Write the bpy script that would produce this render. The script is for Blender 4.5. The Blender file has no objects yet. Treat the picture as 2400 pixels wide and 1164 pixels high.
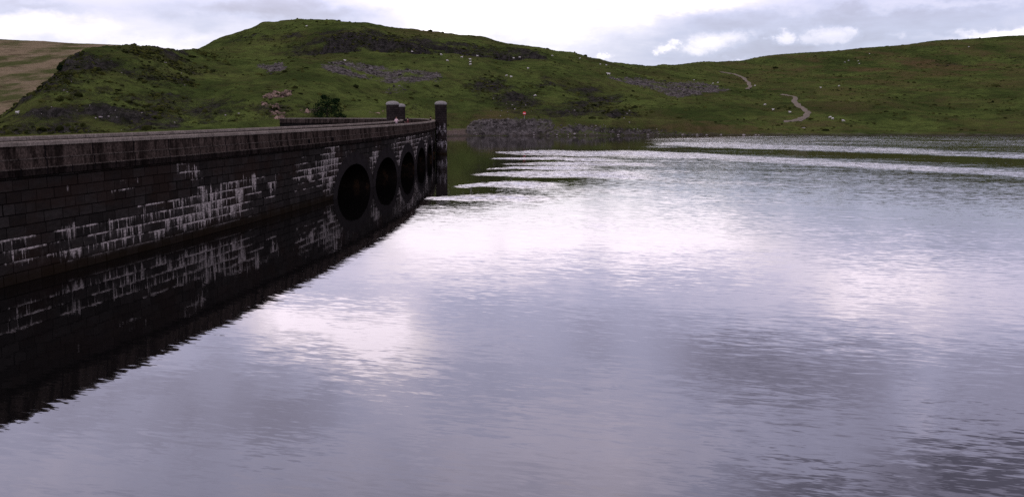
import bpy, bmesh, math, random
import numpy as np
from mathutils import Vector, Matrix
random.seed(7); rng = np.random.default_rng(11)
scene = bpy.context.scene
COL = scene.collection
PI = math.pi
# ------------------------------------------------------------------ camera
F, W, HH, HOR, CAMH = 2200.0, 2400, 1164, 266.0, 6.6
PIT = math.atan((HH / 2 - HOR) / F)
SP, CP = math.sin(PIT), math.cos(PIT)
def ray(x, y):                      # photo pixel -> (X/Y, dz/Y)
    x = np.asarray(x, float); y = np.asarray(y, float)
    dy = (HH / 2 - y) * SP + F * CP; dz = (HH / 2 - y) * CP - F * SP
    return (x - W / 2) / dy, dz / dy
def pix(X, Y, Z):
    X = np.asarray(X, float); Y = np.maximum(np.asarray(Y, float), .5); Z = np.asarray(Z, float) - CAMH
    d = Y * CP - Z * SP; u = Y * SP + Z * CP
    return W / 2 + F * X / d, HH / 2 - F * u / d
cam_d = bpy.data.cameras.new('camera'); cam = bpy.data.objects.new('camera', cam_d); COL.objects.link(cam)
cam_d.sensor_width = 36.0; cam_d.lens = 36.0 * F / W; cam_d.clip_start = .1; cam_d.clip_end = 8000
cam.location = (0, 0, CAMH); cam.rotation_euler = (PI / 2 - PIT, 0, 0)
scene.camera = cam

# ------------------------------------------------------------------ helpers
def tag(o, label=None, cat=None, group=None, kind=None):
    if label: o['label'] = label
    if cat: o['category'] = cat
    if group: o['group'] = group
    if kind: o['kind'] = kind
    return o
def link(name, me, parent=None, mats=()):
    o = bpy.data.objects.new(name, me); COL.objects.link(o)
    if parent is not None: o.parent = parent
    for m in mats: me.materials.append(m)
    return o
def empty(name, loc=(0, 0, 0), rz=0):
    o = bpy.data.objects.new(name, None); COL.objects.link(o); o.location = loc; o.rotation_euler = (0, 0, rz); return o
def mesh_np(name, co, faces, uv=None, smooth=True):
    me = bpy.data.meshes.new(name)
    co = np.asarray(co, np.float32); faces = np.asarray(faces, np.int32); k = faces.shape[1]
    me.vertices.add(len(co)); me.vertices.foreach_set('co', co.ravel())
    me.loops.add(faces.size); me.loops.foreach_set('vertex_index', faces.ravel())
    me.polygons.add(len(faces)); me.polygons.foreach_set('loop_start', np.arange(0, faces.size, k, dtype=np.int32))
    me.update(calc_edges=True)
    if uv is not None:
        l = me.uv_layers.new(name='UVMap'); l.data.foreach_set('uv', np.asarray(uv, np.float32)[faces.ravel()].ravel())
    me.polygons.foreach_set('use_smooth', np.full(len(faces), smooth)); me.validate(); me.update()
    return me
def grid_faces(n, m, off=0, flip=False):
    i, j = np.meshgrid(np.arange(n - 1), np.arange(m - 1), indexing='ij')
    a = (off + i * m + j).ravel(); f = np.c_[a, a + m, a + m + 1, a + 1]
    return f[:, ::-1] if flip else f
def attr(me, name, vals):
    v = np.asarray(vals, np.float32)
    if v.ndim == 1:
        me.attributes.new(name, 'FLOAT', 'POINT').data.foreach_set('value', v)
    else:
        c = np.ones((len(v), 4), np.float32); c[:, :v.shape[1]] = v
        me.attributes.new(name, 'FLOAT_COLOR', 'POINT').data.foreach_set('color', c.ravel())
def smooth01(t): t = np.clip(t, 0, 1); return t * t * (3 - 2 * t)
def perlin(x, y, seed=0):
    xi = np.floor(x).astype(np.int64); yi = np.floor(y).astype(np.int64); xf = x - xi; yf = y - yi
    def g(ix, iy):
        h = (ix * 374761393 + iy * 668265263 + seed * 1442695041) & 0xffffffff
        h = ((h ^ (h >> 13)) * 1274126177) & 0xffffffff; h = (h ^ (h >> 16)) & 0xffff
        a = h / 65536.0 * 2 * PI
        return np.cos(a), np.sin(a)
    u = xf * xf * xf * (xf * (xf * 6 - 15) + 10); v = yf * yf * yf * (yf * (yf * 6 - 15) + 10)
    def d(ox, oy):
        gx, gy = g(xi + ox, yi + oy); return gx * (xf - ox) + gy * (yf - oy)
    a = d(0, 0) * (1 - u) + d(1, 0) * u; b = d(0, 1) * (1 - u) + d(1, 1) * u
    return (a * (1 - v) + b * v) * 1.5
def fbm(x, y, seed=0, oc=4, gain=.5):
    s = 0; a = 1.
    for k in range(oc):
        s = s + a * perlin(x * 2 ** k + 17.3 * k, y * 2 ** k - 9.1 * k, seed + k); a *= gain
    return s
def inpoly(x, y, poly):
    r = np.zeros(x.shape, bool); n = len(poly)
    for i in range(n):
        x0, y0 = poly[i]; x1, y1 = poly[(i + 1) % n]
        if y0 == y1: continue
        c = ((y0 > y) != (y1 > y)) & (x < (x1 - x0) * (y - y0) / (y1 - y0) + x0); r ^= c
    return r

# node helpers
class NT:
    def __init__(s, nt): s.nt = nt; nt.nodes.clear()
    def n(s, typ, ins=None, **kw):
        nd = s.nt.nodes.new(typ)
        for k, v in kw.items(): setattr(nd, k, v)
        for k, v in (ins or {}).items(): s.set(nd.inputs[k], v)
        return nd
    def set(s, sock, v):
        if isinstance(v, bpy.types.NodeSocket): s.nt.links.new(v, sock)
        elif isinstance(v, bpy.types.Node): s.nt.links.new(v.outputs[0], sock)
        else: sock.default_value = v
    def m(s, op, a, b=0.0, c=0.0, clamp=False):
        nd = s.nt.nodes.new('ShaderNodeMath'); nd.operation = op; nd.use_clamp = clamp
        s.set(nd.inputs[0], a); s.set(nd.inputs[1], b); s.set(nd.inputs[2], c); return nd.outputs[0]
    def mix(s, f, a, b, blend='MIX'):
        nd = s.nt.nodes.new('ShaderNodeMix'); nd.data_type = 'RGBA'; nd.blend_type = blend
        def col(v): return (*v, 1) if isinstance(v, tuple) and len(v) == 3 else v
        s.set(nd.inputs[0], f); s.set(nd.inputs[6], col(a)); s.set(nd.inputs[7], col(b)); return nd.outputs[2]
    def ss(s, v, lo, hi):            # smoothstep
        nd = s.nt.nodes.new('ShaderNodeMapRange'); nd.interpolation_type = 'SMOOTHSTEP'
        s.set(nd.inputs[0], v); nd.inputs[1].default_value = lo; nd.inputs[2].default_value = hi; return nd.outputs[0]
    def noise(s, vec, scale, detail=4, rough=.55, dist=0, out=0):
        nd = s.n('ShaderNodeTexNoise', {'Scale': scale, 'Detail': detail, 'Roughness': rough, 'Distortion': dist})
        if vec is not None: s.set(nd.inputs['Vector'], vec)
        return nd.outputs[out]
    def mapv(s, vec, scale=(1, 1, 1), loc=(0, 0, 0), rot=(0, 0, 0)):
        return s.n('ShaderNodeMapping', {'Vector': vec, 'Scale': scale, 'Location': loc, 'Rotation': rot}).outputs[0]
    def attr(s, name, out=2): return s.n('ShaderNodeAttribute', attribute_name=name).outputs[out]
    def xyz(s, v):
        nd = s.n('ShaderNodeSeparateXYZ', {0: v}); return nd.outputs[0], nd.outputs[1], nd.outputs[2]
    def comb(s, x, y, z=0.0): return s.n('ShaderNodeCombineXYZ', {0: x, 1: y, 2: z}).outputs[0]
def material(name):
    m = bpy.data.materials.new(name); m.use_nodes = True; t = NT(m.node_tree)
    bs = t.n('ShaderNodeBsdfPrincipled'); out = t.n('ShaderNodeOutputMaterial', {0: bs}); bs.inputs['Roughness'].default_value = .9
    bs.inputs['Specular IOR Level'].default_value = 0.0
    return m, t, bs
def simple(name, col, rough=.8, var=.25, scale=6):
    m, t, bs = material(name)
    tc = t.n('ShaderNodeTexCoord').outputs['Object']
    nz = t.noise(tc, scale, 4)
    c = t.mix(nz, tuple(v * (1 - var) for v in col), tuple(v * (1 + var) for v in col))
    t.set(bs.inputs['Base Color'], c); bs.inputs['Roughness'].default_value = rough
    return m

# ------------------------------------------------------------------ materials
def mat_terrain():
    m, t, bs = material('hill_ground')
    pos = t.n('ShaderNodeNewGeometry').outputs['Position']
    A = t.n('ShaderNodeAttribute', attribute_name='ma').outputs[0]; B = t.n('ShaderNodeAttribute', attribute_name='mb').outputs[0]
    sa = t.n('ShaderNodeSeparateColor', {0: A}); sb = t.n('ShaderNodeSeparateColor', {0: B})
    rock, scree, heath = sa.outputs; moor, tan, sand = sb.outputs
    n1 = t.noise(t.mapv(pos, (1, .8, 2.0)), .03, 6, .66); n2 = t.noise(pos, .22, 5, .65); n3 = t.noise(pos, 1.1, 4, .7); n4 = t.noise(t.mapv(pos, (.35, .25, 3.2)), .5, 5, .7)
    g = t.mix(t.ss(n1, .34, .66), (.030, .042, .0110), (.076, .096, .0230))
    g = t.mix(t.m('MULTIPLY', t.ss(n2, .44, .64), .65), g, (.022, .026, .009))
    g = t.mix(t.m('MULTIPLY', t.ss(n3, .45, .75), .35), g, (.018, .022, .007))
    g = t.mix(t.m('MULTIPLY', t.ss(n4, .55, .75), .28), g, (.085, .078, .020))
    g = t.mix(t.m('MULTIPLY', t.m('SUBTRACT', 1.0, t.ss(n4, .34, .48)), .40), g, (.020, .025, .008))
    # heath / dead bracken
    hb = t.mix(t.ss(n2, .35, .65), (.050, .034, .014), (.092, .062, .030))
    hf = t.m('MULTIPLY', heath, t.ss(t.m('ADD', t.m('MULTIPLY', n4, .5), t.m('MULTIPLY', t.noise(t.mapv(pos, (1, .7, 2.5), rot=(0, 0, .3)), .03, 5, .65), 1.0)), .66, .90))
    g = t.mix(hf, g, hb)
    # far moor
    mo = t.mix(t.ss(t.noise(t.mapv(pos, (1, .35, 3), rot=(0, 0, .5)), .030, 6, .66), .40, .60), (.052, .058, .019), (.165, .124, .074)); mo = t.mix(t.m('MULTIPLY', t.ss(t.noise(t.mapv(pos, (1, .5, 5), rot=(0, 0, .3)), .05, 5, .7), .55, .68), .8), mo, (.055, .040, .022)); mo = t.mix(t.m('MULTIPLY', t.ss(t.noise(t.mapv(pos, (1, .3, 6), rot=(0, 0, .6)), .04, 4, .6), .6, .7), .6), mo, (.21, .16, .11))
    mo = t.mix(t.m('MULTIPLY', t.ss(n2, .5, .7), .6), mo, (.085, .062, .035))
    g = t.mix(moor, g, mo)
    # rock
    vo = t.n('ShaderNodeTexVoronoi', {'Vector': t.mapv(pos, (1, 1, .55)), 'Scale': .55, 'Randomness': 1.0}); vd = vo.outputs['Distance']
    rk = t.mix(t.ss(t.noise(t.mapv(pos, (1, 1, .5)), .5, 6, .72), .36, .66), (.0115, .0105, .0085), (.042, .037, .031)); rk = t.mix(t.m('MULTIPLY', t.ss(t.noise(pos, .16, 5, .7), .54, .68), .7), rk, (.017, .020, .008))
    rk = t.mix(t.m('MULTIPLY', t.ss(t.noise(pos, 1.3, 3, .6), .62, .72), .7), rk, (.10, .088, .085))
    rf = t.ss(t.m('ADD', rock, t.m('ADD', t.m('MULTIPLY', t.m('SUBTRACT', n3, .5), .9), t.m('MULTIPLY', t.m('SUBTRACT', n2, .5), 1.1))), .22, .80)
    g = t.mix(rf, g, rk)
    # scree
    v2 = t.n('ShaderNodeTexVoronoi', {'Vector': pos, 'Scale': 1.0}).outputs['Color']
    v2 = t.n('ShaderNodeSeparateColor', {0: v2}).outputs[0]
    sc = t.mix(v2, (.030, .026, .021), (.112, .097, .085))
    sf = t.ss(t.m('ADD', scree, t.m('MULTIPLY', t.m('SUBTRACT', n3, .5), 1.3)), .36, .66)
    g = t.mix(sf, g, sc)
    tn = t.mix(t.ss(t.noise(t.mapv(pos, (1, 1, .5), rot=(.4, 0, .6)), .9, 6, .75), .38, .62), (.022, .017, .012), (.21, .145, .100))
    tf = t.ss(t.m('ADD', tan, t.m('MULTIPLY', t.m('SUBTRACT', n3, .5), 1.6)), .45, .7)
    g = t.mix(tf, g, tn)
    g = t.mix(sand, g, t.mix(n3, (.06, .045, .035), (.12, .09, .068)))
    # wet dark strip at the water line
    z = t.xyz(pos)[2]
    wet = t.m('SUBTRACT', 1.0, t.ss(t.m('ADD', z, t.m('MULTIPLY', n3, -.8)), -.2, .35))
    shore = t.m('MULTIPLY', t.m('SUBTRACT', 1.0, t.ss(t.m('ADD', z, t.m('MULTIPLY', t.m('SUBTRACT', n2, .5), 2.2)), .25, .9)), t.ss(n3, .40, .62)); g = t.mix(t.m('MULTIPLY', shore, .8), g, (.11, .09, .075))
    g = t.mix(t.m('MULTIPLY', wet, .55), g, (.02, .017, .013))
    t.set(bs.inputs['Base Color'], g); bs.inputs['Roughness'].default_value = 1; bs.inputs['Specular IOR Level'].default_value = 0.0
    hgt = t.m('ADD', t.m('MULTIPLY', n3, .9), t.m('ADD', t.m('MULTIPLY', n2, 1.6), t.m('MULTIPLY', vd, t.m('MULTIPLY', rf, 1.2))))
    bp = t.n('ShaderNodeBump', {'Strength': .8, 'Distance': 1.0, 'Height': hgt}); t.set(bs.inputs['Normal'], bp)
    return m

def stone_common(t, uv, u, v, course, blk, mortar):
    br = t.n('ShaderNodeTexBrick', {'Vector': uv, 'Color1': (.35, .35, .35, 1), 'Color2': (.9, .9, .9, 1), 'Mortar': (0, 0, 0, 1), 'Scale': 1.0, 'Mortar Size': mortar,
        'Mortar Smooth': .4, 'Bias': 0.0, 'Brick Width': blk, 'Row Height': course})
    br.offset = .43; br.squash = .72; br.squash_frequency = 3
    return br
def mat_masonry():
    m, t, bs = material('dark_masonry')
    uv0 = t.n('ShaderNodeUVMap').outputs[0]
    wob = t.noise(t.mapv(uv0, (.5, .5, 1)), 1.2, 3, .5, out=1)
    w = t.n('ShaderNodeVectorMath', {0: wob, 1: (.5, .5, .5)}, operation='SUBTRACT').outputs[0]
    w = t.n('ShaderNodeVectorMath', {0: w, 1: (.05, .05, 0)}, operation='MULTIPLY').outputs[0]
    uv = t.n('ShaderNodeVectorMath', {0: uv0, 1: w}, operation='ADD').outputs[0]
    u, v, _ = t.xyz(uv)
    C = .45
    row0 = t.m('FLOOR', t.m('DIVIDE', v, C))
    rnd = t.m('FRACT', t.m('MULTIPLY', t.m('SINE', t.m('MULTIPLY', row0, 12.9898)), 437.585))
    jit = t.noise(t.comb(t.m('MULTIPLY', u, .55), t.m('MULTIPLY', row0, 2.17)), 1.0, 2, .5)
    uvb = t.comb(t.m('ADD', t.m('ADD', u, t.m('MULTIPLY', rnd, 3.0)), t.m('MULTIPLY', jit, 1.5)), v)
    br = stone_common(t, uvb, u, v, C, 1.05, .022); br.offset = 0.0
    face = t.m('SUBTRACT', 1.0, br.outputs['Fac'])
    bcol = t.n('ShaderNodeSeparateColor', {0: br.outputs['Color']}).outputs[0]
    big = t.noise(t.mapv(uv, (.25, .5, 1)), .9, 5, .6)
    fine = t.noise(t.mapv(uv, (.5, 1, 1)), 5, 5, .7)
    base = t.mix(t.m('MULTIPLY', bcol, t.m('MULTIPLY', fine, 1.3)), (.0034, .0030, .0026), (.0350, .0300, .0265))
    base = t.mix(t.m('MULTIPLY', t.ss(big, .46, .66), .6), base, (.0165, .0098, .0072))
    base = t.mix(t.m('MULTIPLY', br.outputs['Fac'], t.ss(t.noise(uv, .8, 3), .3, .7)), base, (.004, .0033, .0033))
    # lime runs: crust on a bed joint, drips below it, long streaks over many courses
    lime = t.attr('lime'); lk = t.m('MULTIPLY', t.m('SUBTRACT', lime, .5), .55)
    row = t.m('FLOOR', t.m('DIVIDE', v, C)); top = t.m('SUBTRACT', 1.0, t.m('FRACT', t.m('DIVIDE', v, C)))
    def dens_of(r):
        return t.ss(t.m('ADD', t.noise(t.comb(t.m('MULTIPLY', u, .21), t.m('MULTIPLY', r, 3.71)), 1.0, 5, .70), lk), .49, .66)
    def drip(k):
        r = t.m('ADD', row, float(k)); d = dens_of(r)
        run = t.noise(t.comb(t.m('MULTIPLY', u, 4.6), t.m('MULTIPLY', r, 7.31)), 1.0, 4, .78); run = t.m('ADD', run, t.m('MULTIPLY', t.m('SUBTRACT', t.noise(t.comb(t.m('MULTIPLY', u, .45), t.m('MULTIPLY', r, 1.93), 9.0), 1.0, 3, .6), .5), .75))
        ln = t.m('MULTIPLY', t.m('POWER', t.ss(run, .455, .78), 1.4), t.m('MULTIPLY', d, 3.9))
        return t.ss(t.m('SUBTRACT', ln, t.m('ADD', top, float(k))), -.02, .55), d
    d0, q0 = drip(0); d1, _ = drip(1); d2, _ = drip(2)
    brk = t.ss(t.noise(t.comb(t.m('MULTIPLY', u, .42), t.m('MULTIPLY', row, 5.3)), 1.0, 5, .72), .40, .54)
    crust = t.m('MULTIPLY', t.m('SUBTRACT', 1.0, t.ss(t.m('ADD', top, t.m('MULTIPLY', t.noise(t.mapv(uv, (.8, 1, 1)), 2.0, 4, .7), -.22)), -.06, .12)), t.m('MULTIPLY', t.ss(q0, .15, .5), brk))
    lng = t.noise(t.comb(t.m('MULTIPLY', u, 3.4), t.m('MULTIPLY', v, .30)), 1.0, 5, .80)
    lpat = t.noise(t.comb(t.m('MULTIPLY', u, .22), t.m('MULTIPLY', v, .5), 4.0), 1.0, 3, .6)
    longs = t.m('MULTIPLY', t.ss(lng, .58, .74), t.ss(t.m('ADD', lpat, lk), .46, .72))
    wht = t.m('MAXIMUM', t.m('MAXIMUM', t.m('MULTIPLY', t.m('MAXIMUM', d0, t.m('MAXIMUM', d1, d2)), .75), crust), t.m('MULTIPLY', longs, .62))
    smear = t.m('MULTIPLY', t.ss(t.noise(t.mapv(uv, (.8, .7, 1)), 1.6, 6, .75), .52, .74), t.ss(t.m('ADD', lpat, lk), .50, .80))
    wht = t.m('MAXIMUM', wht, t.m('MULTIPLY', smear, .18))
    wht = t.m('MULTIPLY', wht, t.ss(t.noise(t.mapv(uv, (.4, 1, 1)), 9, 4, .75), .30, .60), clamp=True)
    wht = t.m('MULTIPLY', wht, t.ss(v, .20, .8))
    col = t.mix(t.m('MULTIPLY', wht, .92), base, t.mix(fine, (.28, .24, .21), (.56, .49, .44)))
    # algae belt above the water line
    alg = t.m('SUBTRACT', 1.0, t.ss(t.m('ADD', v, t.m('MULTIPLY', t.noise(t.mapv(uv, (1.2, .8, 1)), 1.0, 4), -.7)), -.15, .35))
    col = t.mix(t.m('MULTIPLY', alg, .7), col, (.0085, .0055, .0028))
    t.set(bs.inputs['Base Color'], col); bs.inputs['Roughness'].default_value = .95; bs.inputs['Specular IOR Level'].default_value = 0.0
    h = t.m('ADD', t.m('MULTIPLY', face, .9), t.m('ADD', t.m('MULTIPLY', fine, .7), t.m('MULTIPLY', bcol, .35)))
    t.set(bs.inputs['Normal'], t.n('ShaderNodeBump', {'Strength': .9, 'Distance': .05, 'Height': h}))
    return m
def mat_dressed(name, lo, hi, blk, course, streak=.6, mort=.045):
    m, t, bs = material(name)
    uv = t.n('ShaderNodeUVMap').outputs[0]; u, v, _ = t.xyz(uv)
    br = stone_common(t, uv, u, v, course, blk, mort); br.offset = 0.0; br.squash = 1.0
    n1 = t.noise(t.comb(t.m('MULTIPLY', u, 1.6), t.m('MULTIPLY', v, .3)), 1.0, 6, .75); n2 = t.noise(uv, 1.1, 5, .65); n3 = t.noise(uv, 9, 4, .7)
    bc = t.n('ShaderNodeSeparateColor', {0: br.outputs['Color']}).outputs[0]
    f = t.m('MULTIPLY', t.ss(n3, .2, .8), t.m('ADD', .35, t.m('MULTIPLY', bc, .65)))
    c = t.mix(f, lo, hi)
    c = t.mix(t.m('MULTIPLY', t.ss(n1, .40, .60), streak), c, tuple(x * .35 for x in lo))
    c = t.mix(t.m('MULTIPLY', t.ss(n2, .5, .7), .45), c, tuple(x * .6 for x in lo))
    c = t.mix(br.outputs['Fac'], c, (.006, .005, .005))
    c = t.mix(t.m('MULTIPLY', t.ss(t.noise(uv, 3.3, 4, .6), .70, .76), .6), c, (.20, .18, .17))
    t.set(bs.inputs['Base Color'], c)
    h = t.m('ADD', t.m('SUBTRACT', 1.0, br.outputs['Fac']), t.m('MULTIPLY', n3, .5))
    t.set(bs.inputs['Normal'], t.n('ShaderNodeBump', {'Strength': .7, 'Distance': .03, 'Height': h}))
    return m
def mat_turret():
    m, t, bs = material('turret_masonry')
    uv = t.n('ShaderNodeUVMap').outputs[0]; u, v, _ = t.xyz(uv)
    br = stone_common(t, uv, u, v, .36, .7, .03); n3 = t.noise(uv, 4, 4, .7)
    bc = t.n('ShaderNodeSeparateColor', {0: br.outputs['Color']}).outputs[0]
    c = t.mix(t.m('MULTIPLY', bc, n3), (.010, .0076, .0068), (.046, .034, .030)); c = t.mix(br.outputs['Fac'], c, (.012, .01, .01))
    run = t.noise(t.comb(t.m('MULTIPLY', u, 2.2), t.m('MULTIPLY', v, .9)), 1.0, 5, .75)
    wm = t.m('MULTIPLY', t.ss(run, .52, .60), t.m('MULTIPLY', t.m('SUBTRACT', 1.0, t.ss(v, 4.2, 5.4)), t.ss(v, .3, 1.4)))
    c = t.mix(wm, c, (.26, .23, .22))
    alg = t.m('SUBTRACT', 1.0, t.ss(v, .0, .5)); c = t.mix(t.m('MULTIPLY', alg, .8), c, (.014, .008, .003))
    t.set(bs.inputs['Base Color'], c)
    t.set(bs.inputs['Normal'], t.n('ShaderNodeBump', {'Strength': .8, 'Distance': .05, 'Height': t.m('SUBTRACT', n3, br.outputs['Fac'])}))
    return m
def mat_ring():
    m, t, bs = material('arch_stone')
    uv = t.n('ShaderNodeUVMap').outputs[0]; u, v, _ = t.xyz(uv)
    j = t.m('ABSOLUTE', t.m('SUBTRACT', t.m('FRACT', t.m('DIVIDE', u, .5)), .5)); jm = t.m('SUBTRACT', 1.0, t.ss(j, .0, .05))
    n = t.noise(uv, 3, 5, .7); n2 = t.noise(t.mapv(uv, (.8, .8, 1)), 1, 3)
    c = t.mix(n, (.006, .0052, .005), (.025, .0210, .0200)); c = t.mix(t.m('MULTIPLY', t.ss(n2, .5, .7), .5), c, (.0055, .0042, .004)); c = t.mix(t.m('MULTIPLY', jm, .5), c, (.006, .005, .006))
    t.set(bs.inputs['Base Color'], c)
    t.set(bs.inputs['Normal'], t.n('ShaderNodeBump', {'Strength': .5, 'Distance': .03, 'Height': t.m('SUBTRACT', n, jm)}))
    return m
def mat_vault():
    m, t, bs = material('vault_stone')
    uv = t.n('ShaderNodeUVMap').outputs[0]; u, v, _ = t.xyz(uv)
    pos = t.n('ShaderNodeNewGeometry').outputs['Position']; z = t.xyz(pos)[2]
    n = t.noise(pos, 1.6, 5, .7)
    c = t.mix(n, (.004, .0030, .0026), (.020, .0145, .0115))
    lit_brown = t.m('MULTIPLY', t.ss(t.noise(t.mapv(pos, (1, 1, .4)), 1.1, 4, .6), .50, .66), t.m('MULTIPLY', t.m('SUBTRACT', 1.0, t.ss(z, .5, 1.2)), t.m('SUBTRACT', 1.0, t.ss(v, .5, 2.2))))
    c = t.mix(lit_brown, c, (.060, .032, .016))  # rusty brown low at the opening, the jamb's lit look put into colour
    t.set(bs.inputs['Base Color'], c)
    t.set(bs.inputs['Normal'], t.n('ShaderNodeBump', {'Strength': .6, 'Distance': .06, 'Height': n}))
    return m
def mat_water():
    m, t, bs = material('lake_water')
    pos = t.n('ShaderNodeNewGeometry').outputs['Position']
    sig = t.attr('ripple')
    def slope(scale, rot, det, rough=.55):
        v = t.mapv(t.mapv(pos, rot=(0, 0, rot)), scale)
        c = t.noise(v, 1.0, det, rough, .4, out=1)
        return t.n('ShaderNodeVectorMath', {0: c, 1: (.5, .5, .5)}, operation='SUBTRACT').outputs[0]
    a = slope((1.15, 5.4, 1), .30, 2.0, .55); b = slope((.28, 1.6, 1), .36, 2); c = slope((3.0, 12.0, 1), .24, 2); d = slope((.05, .22, 1), .15, 2)
    ax, ay, _ = t.xyz(a); bx, by, _ = t.xyz(b); cx, cy, _ = t.xyz(c); dx, dy, _ = t.xyz(d)
    gust = t.m('ADD', .62, t.m('MULTIPLY', t.ss(t.noise(t.mapv(t.mapv(pos, rot=(0, 0, .3)), (.05, .17, 1)), 1.0, 4, .6), .36, .64), .60))
    k = t.m('MULTIPLY', t.m('MULTIPLY', sig, gust), 5.0)
    sy = t.m('ADD', t.m('ADD', ay, t.m('MULTIPLY', by, .16)), t.m('ADD', t.m('MULTIPLY', cy, .8), t.m('SUBTRACT', t.m('MULTIPLY', dy, .08), .07)))
    sx = t.m('ADD', t.m('MULTIPLY', ax, .22), t.m('ADD', t.m('MULTIPLY', bx, .1), t.m('MULTIPLY', cx, .18)))
    nrm = t.n('ShaderNodeVectorMath', {0: t.comb(t.m('MULTIPLY', sx, k), t.m('MULTIPLY', sy, k), 1.0)}, operation='NORMALIZE').outputs[0]
    bs.inputs['Base Color'].default_value = (.0030, .0027, .0026, 1); bs.inputs['Roughness'].default_value = .02
    bs.inputs['IOR'].default_value = 1.42; bs.inputs['Specular IOR Level'].default_value = .5
    t.set(bs.inputs['Normal'], nrm)
    return m
def mat_road():
    m, t, bs = material('road_asphalt')
    uv = t.n('ShaderNodeUVMap').outputs[0]
    n = t.noise(uv, 8, 5, .7); n2 = t.noise(uv, .6, 4)
    c = t.mix(n, (.04, .038, .037), (.075, .07, .068)); c = t.mix(t.m('MULTIPLY', t.ss(n2, .45, .7), .5), c, (.03, .028, .027))
    t.set(bs.inputs['Base Color'], c); return m
def mat_rock(name, lo, hi, scale=1.5):
    m, t, bs = material(name)
    pos = t.n('ShaderNodeNewGeometry').outputs['Position']; rnd = t.n('ShaderNodeNewGeometry').outputs['Random Per Island']
    n = t.noise(pos, scale, 5, .7)
    f = t.m('ADD', t.m('MULTIPLY', n, .5), t.m('MULTIPLY', rnd, .5))
    t.set(bs.inputs['Base Color'], t.mix(t.ss(f, .2, .8), lo, hi))
    t.set(bs.inputs['Normal'], t.n('ShaderNodeBump', {'Strength': .6, 'Distance': .1, 'Height': n}))
    return m
M = dict(terrain=mat_terrain(), wall=mat_masonry(), parapet=mat_dressed('parapet_stone', (.0120, .0085, .0070), (.115, .084, .066), 3.15, 9.0, .85, .05),
    cornice=mat_dressed('cornice_stone', (.0058, .0044, .0038), (.034, .0255, .0215), 1.57, 9.0, .8), coping=mat_dressed('coping_stone', (.09, .074, .058), (.29, .240, .195), 1.57, 9.0, .3, .012),
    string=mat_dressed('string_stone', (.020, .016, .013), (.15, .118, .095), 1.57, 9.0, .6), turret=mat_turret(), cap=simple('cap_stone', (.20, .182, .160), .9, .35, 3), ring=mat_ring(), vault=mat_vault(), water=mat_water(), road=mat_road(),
    scree=mat_rock('scree_stone', (.026, .0225, .0185), (.135, .117, .102)), boulder=mat_rock('pale_rock', (.075, .062, .055), (.26, .225, .205), 2.5), tanrock=mat_rock('tan_rock', (.04, .028, .021), (.27, .185, .135)),
    tuft=mat_rock('bracken', (.010, .012, .004), (.048, .050, .012), .3), bark=simple('bark', (.03, .022, .016)), leaf=mat_rock('dark_leaf', (.004, .010, .004), (.016, .030, .010)),
    wool=simple('wool', (.52, .48, .42), .95, .12, 9), face=simple('sheep_face', (.30, .26, .22)), metal=simple('galvanised_post', (.22, .22, .22), .5),
    red=simple('sign_red', (.62, .03, .035), .4, .06), white=simple('sign_white', (.8, .8, .8), .4, .04), track=mat_rock('track_gravel', (.06, .055, .030), (.19, .155, .125), .45))

# ------------------------------------------------------------------ dam plan curve
CX, CY, RR = -461.3, 120.9, 450.0
S1, R2, TURN = 209.0, 30.0, math.radians(84)
def dam_pt(s, o):
    s = np.asarray(s, float); o = np.broadcast_to(np.asarray(o, float), s.shape)
    th = (np.minimum(s, S1) - CY) / RR
    px, py, hd = CX + (RR - o) * np.cos(th), CY + (RR - o) * np.sin(th), th
    th1 = (S1 - CY) / RR
    e = np.array([CX + RR * math.cos(th1), CY + RR * math.sin(th1)]); nrm = np.array([-math.cos(th1), -math.sin(th1)]); c2 = e + nrm * R2
    t2 = np.clip((s - S1) / R2, 0, TURN - th1); h2 = th1 + t2
    qx, qy = c2[0] + (R2 - o) * np.cos(h2), c2[1] + (R2 - o) * np.sin(h2)
    ex = np.maximum(s - S1 - R2 * (TURN - th1), 0)
    qx = qx - ex * math.sin(TURN); qy = qy + ex * math.cos(TURN)
    far = s > S1
    return np.where(far, qx, px), np.where(far, qy, py)
S0, S_END = -40.0, S1 + R2 * (TURN - (S1 - CY) / RR) + 9
SV = np.r_[np.arange(S0, S1, 1.0), np.linspace(S1, S_END, 48)]
DW = 6.0
def sweep(name, prof, mat, parent, sv=SV):
    """closed profile (o, z) swept along the dam"""
    prof = prof + prof[:1]; n, k = len(sv), len(prof)
    co = np.zeros((n, k, 3)); uv = np.zeros((n, k, 2)); acc = 0
    for j, (o, z) in enumerate(prof):
        x, y = dam_pt(sv, o); co[:, j] = np.c_[x, y, np.full(n, z)]
        if j: acc += math.hypot(o - prof[j - 1][0], z - prof[j - 1][1])
        uv[:, j] = np.c_[sv, np.full(n, acc + .2)]
    f = grid_faces(n, k)
    me = mesh_np(name, co.reshape(-1, 3), f, uv.reshape(-1, 2), smooth=False)
    bm = bmesh.new(); bm.from_mesh(me); bm.verts.ensure_lookup_table()
    for r in (0, n - 1):
        try: bm.faces.new([bm.verts[r * k + j] for j in range(k - 1)])
        except Exception: pass
    bmesh.ops.recalc_face_normals(bm, faces=bm.faces); bm.to_mesh(me); bm.free()
    return link(name, me, parent, [mat])
dam = tag(empty('dam', (dam_pt(90, 3)[0], dam_pt(90, 3)[1], 0)), 'long curved dark stone dam with arched spillway openings and lime streaked face', 'dam')
PAR = dam
def dpart(o): o.location = -Vector(dam.location); return o
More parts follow.
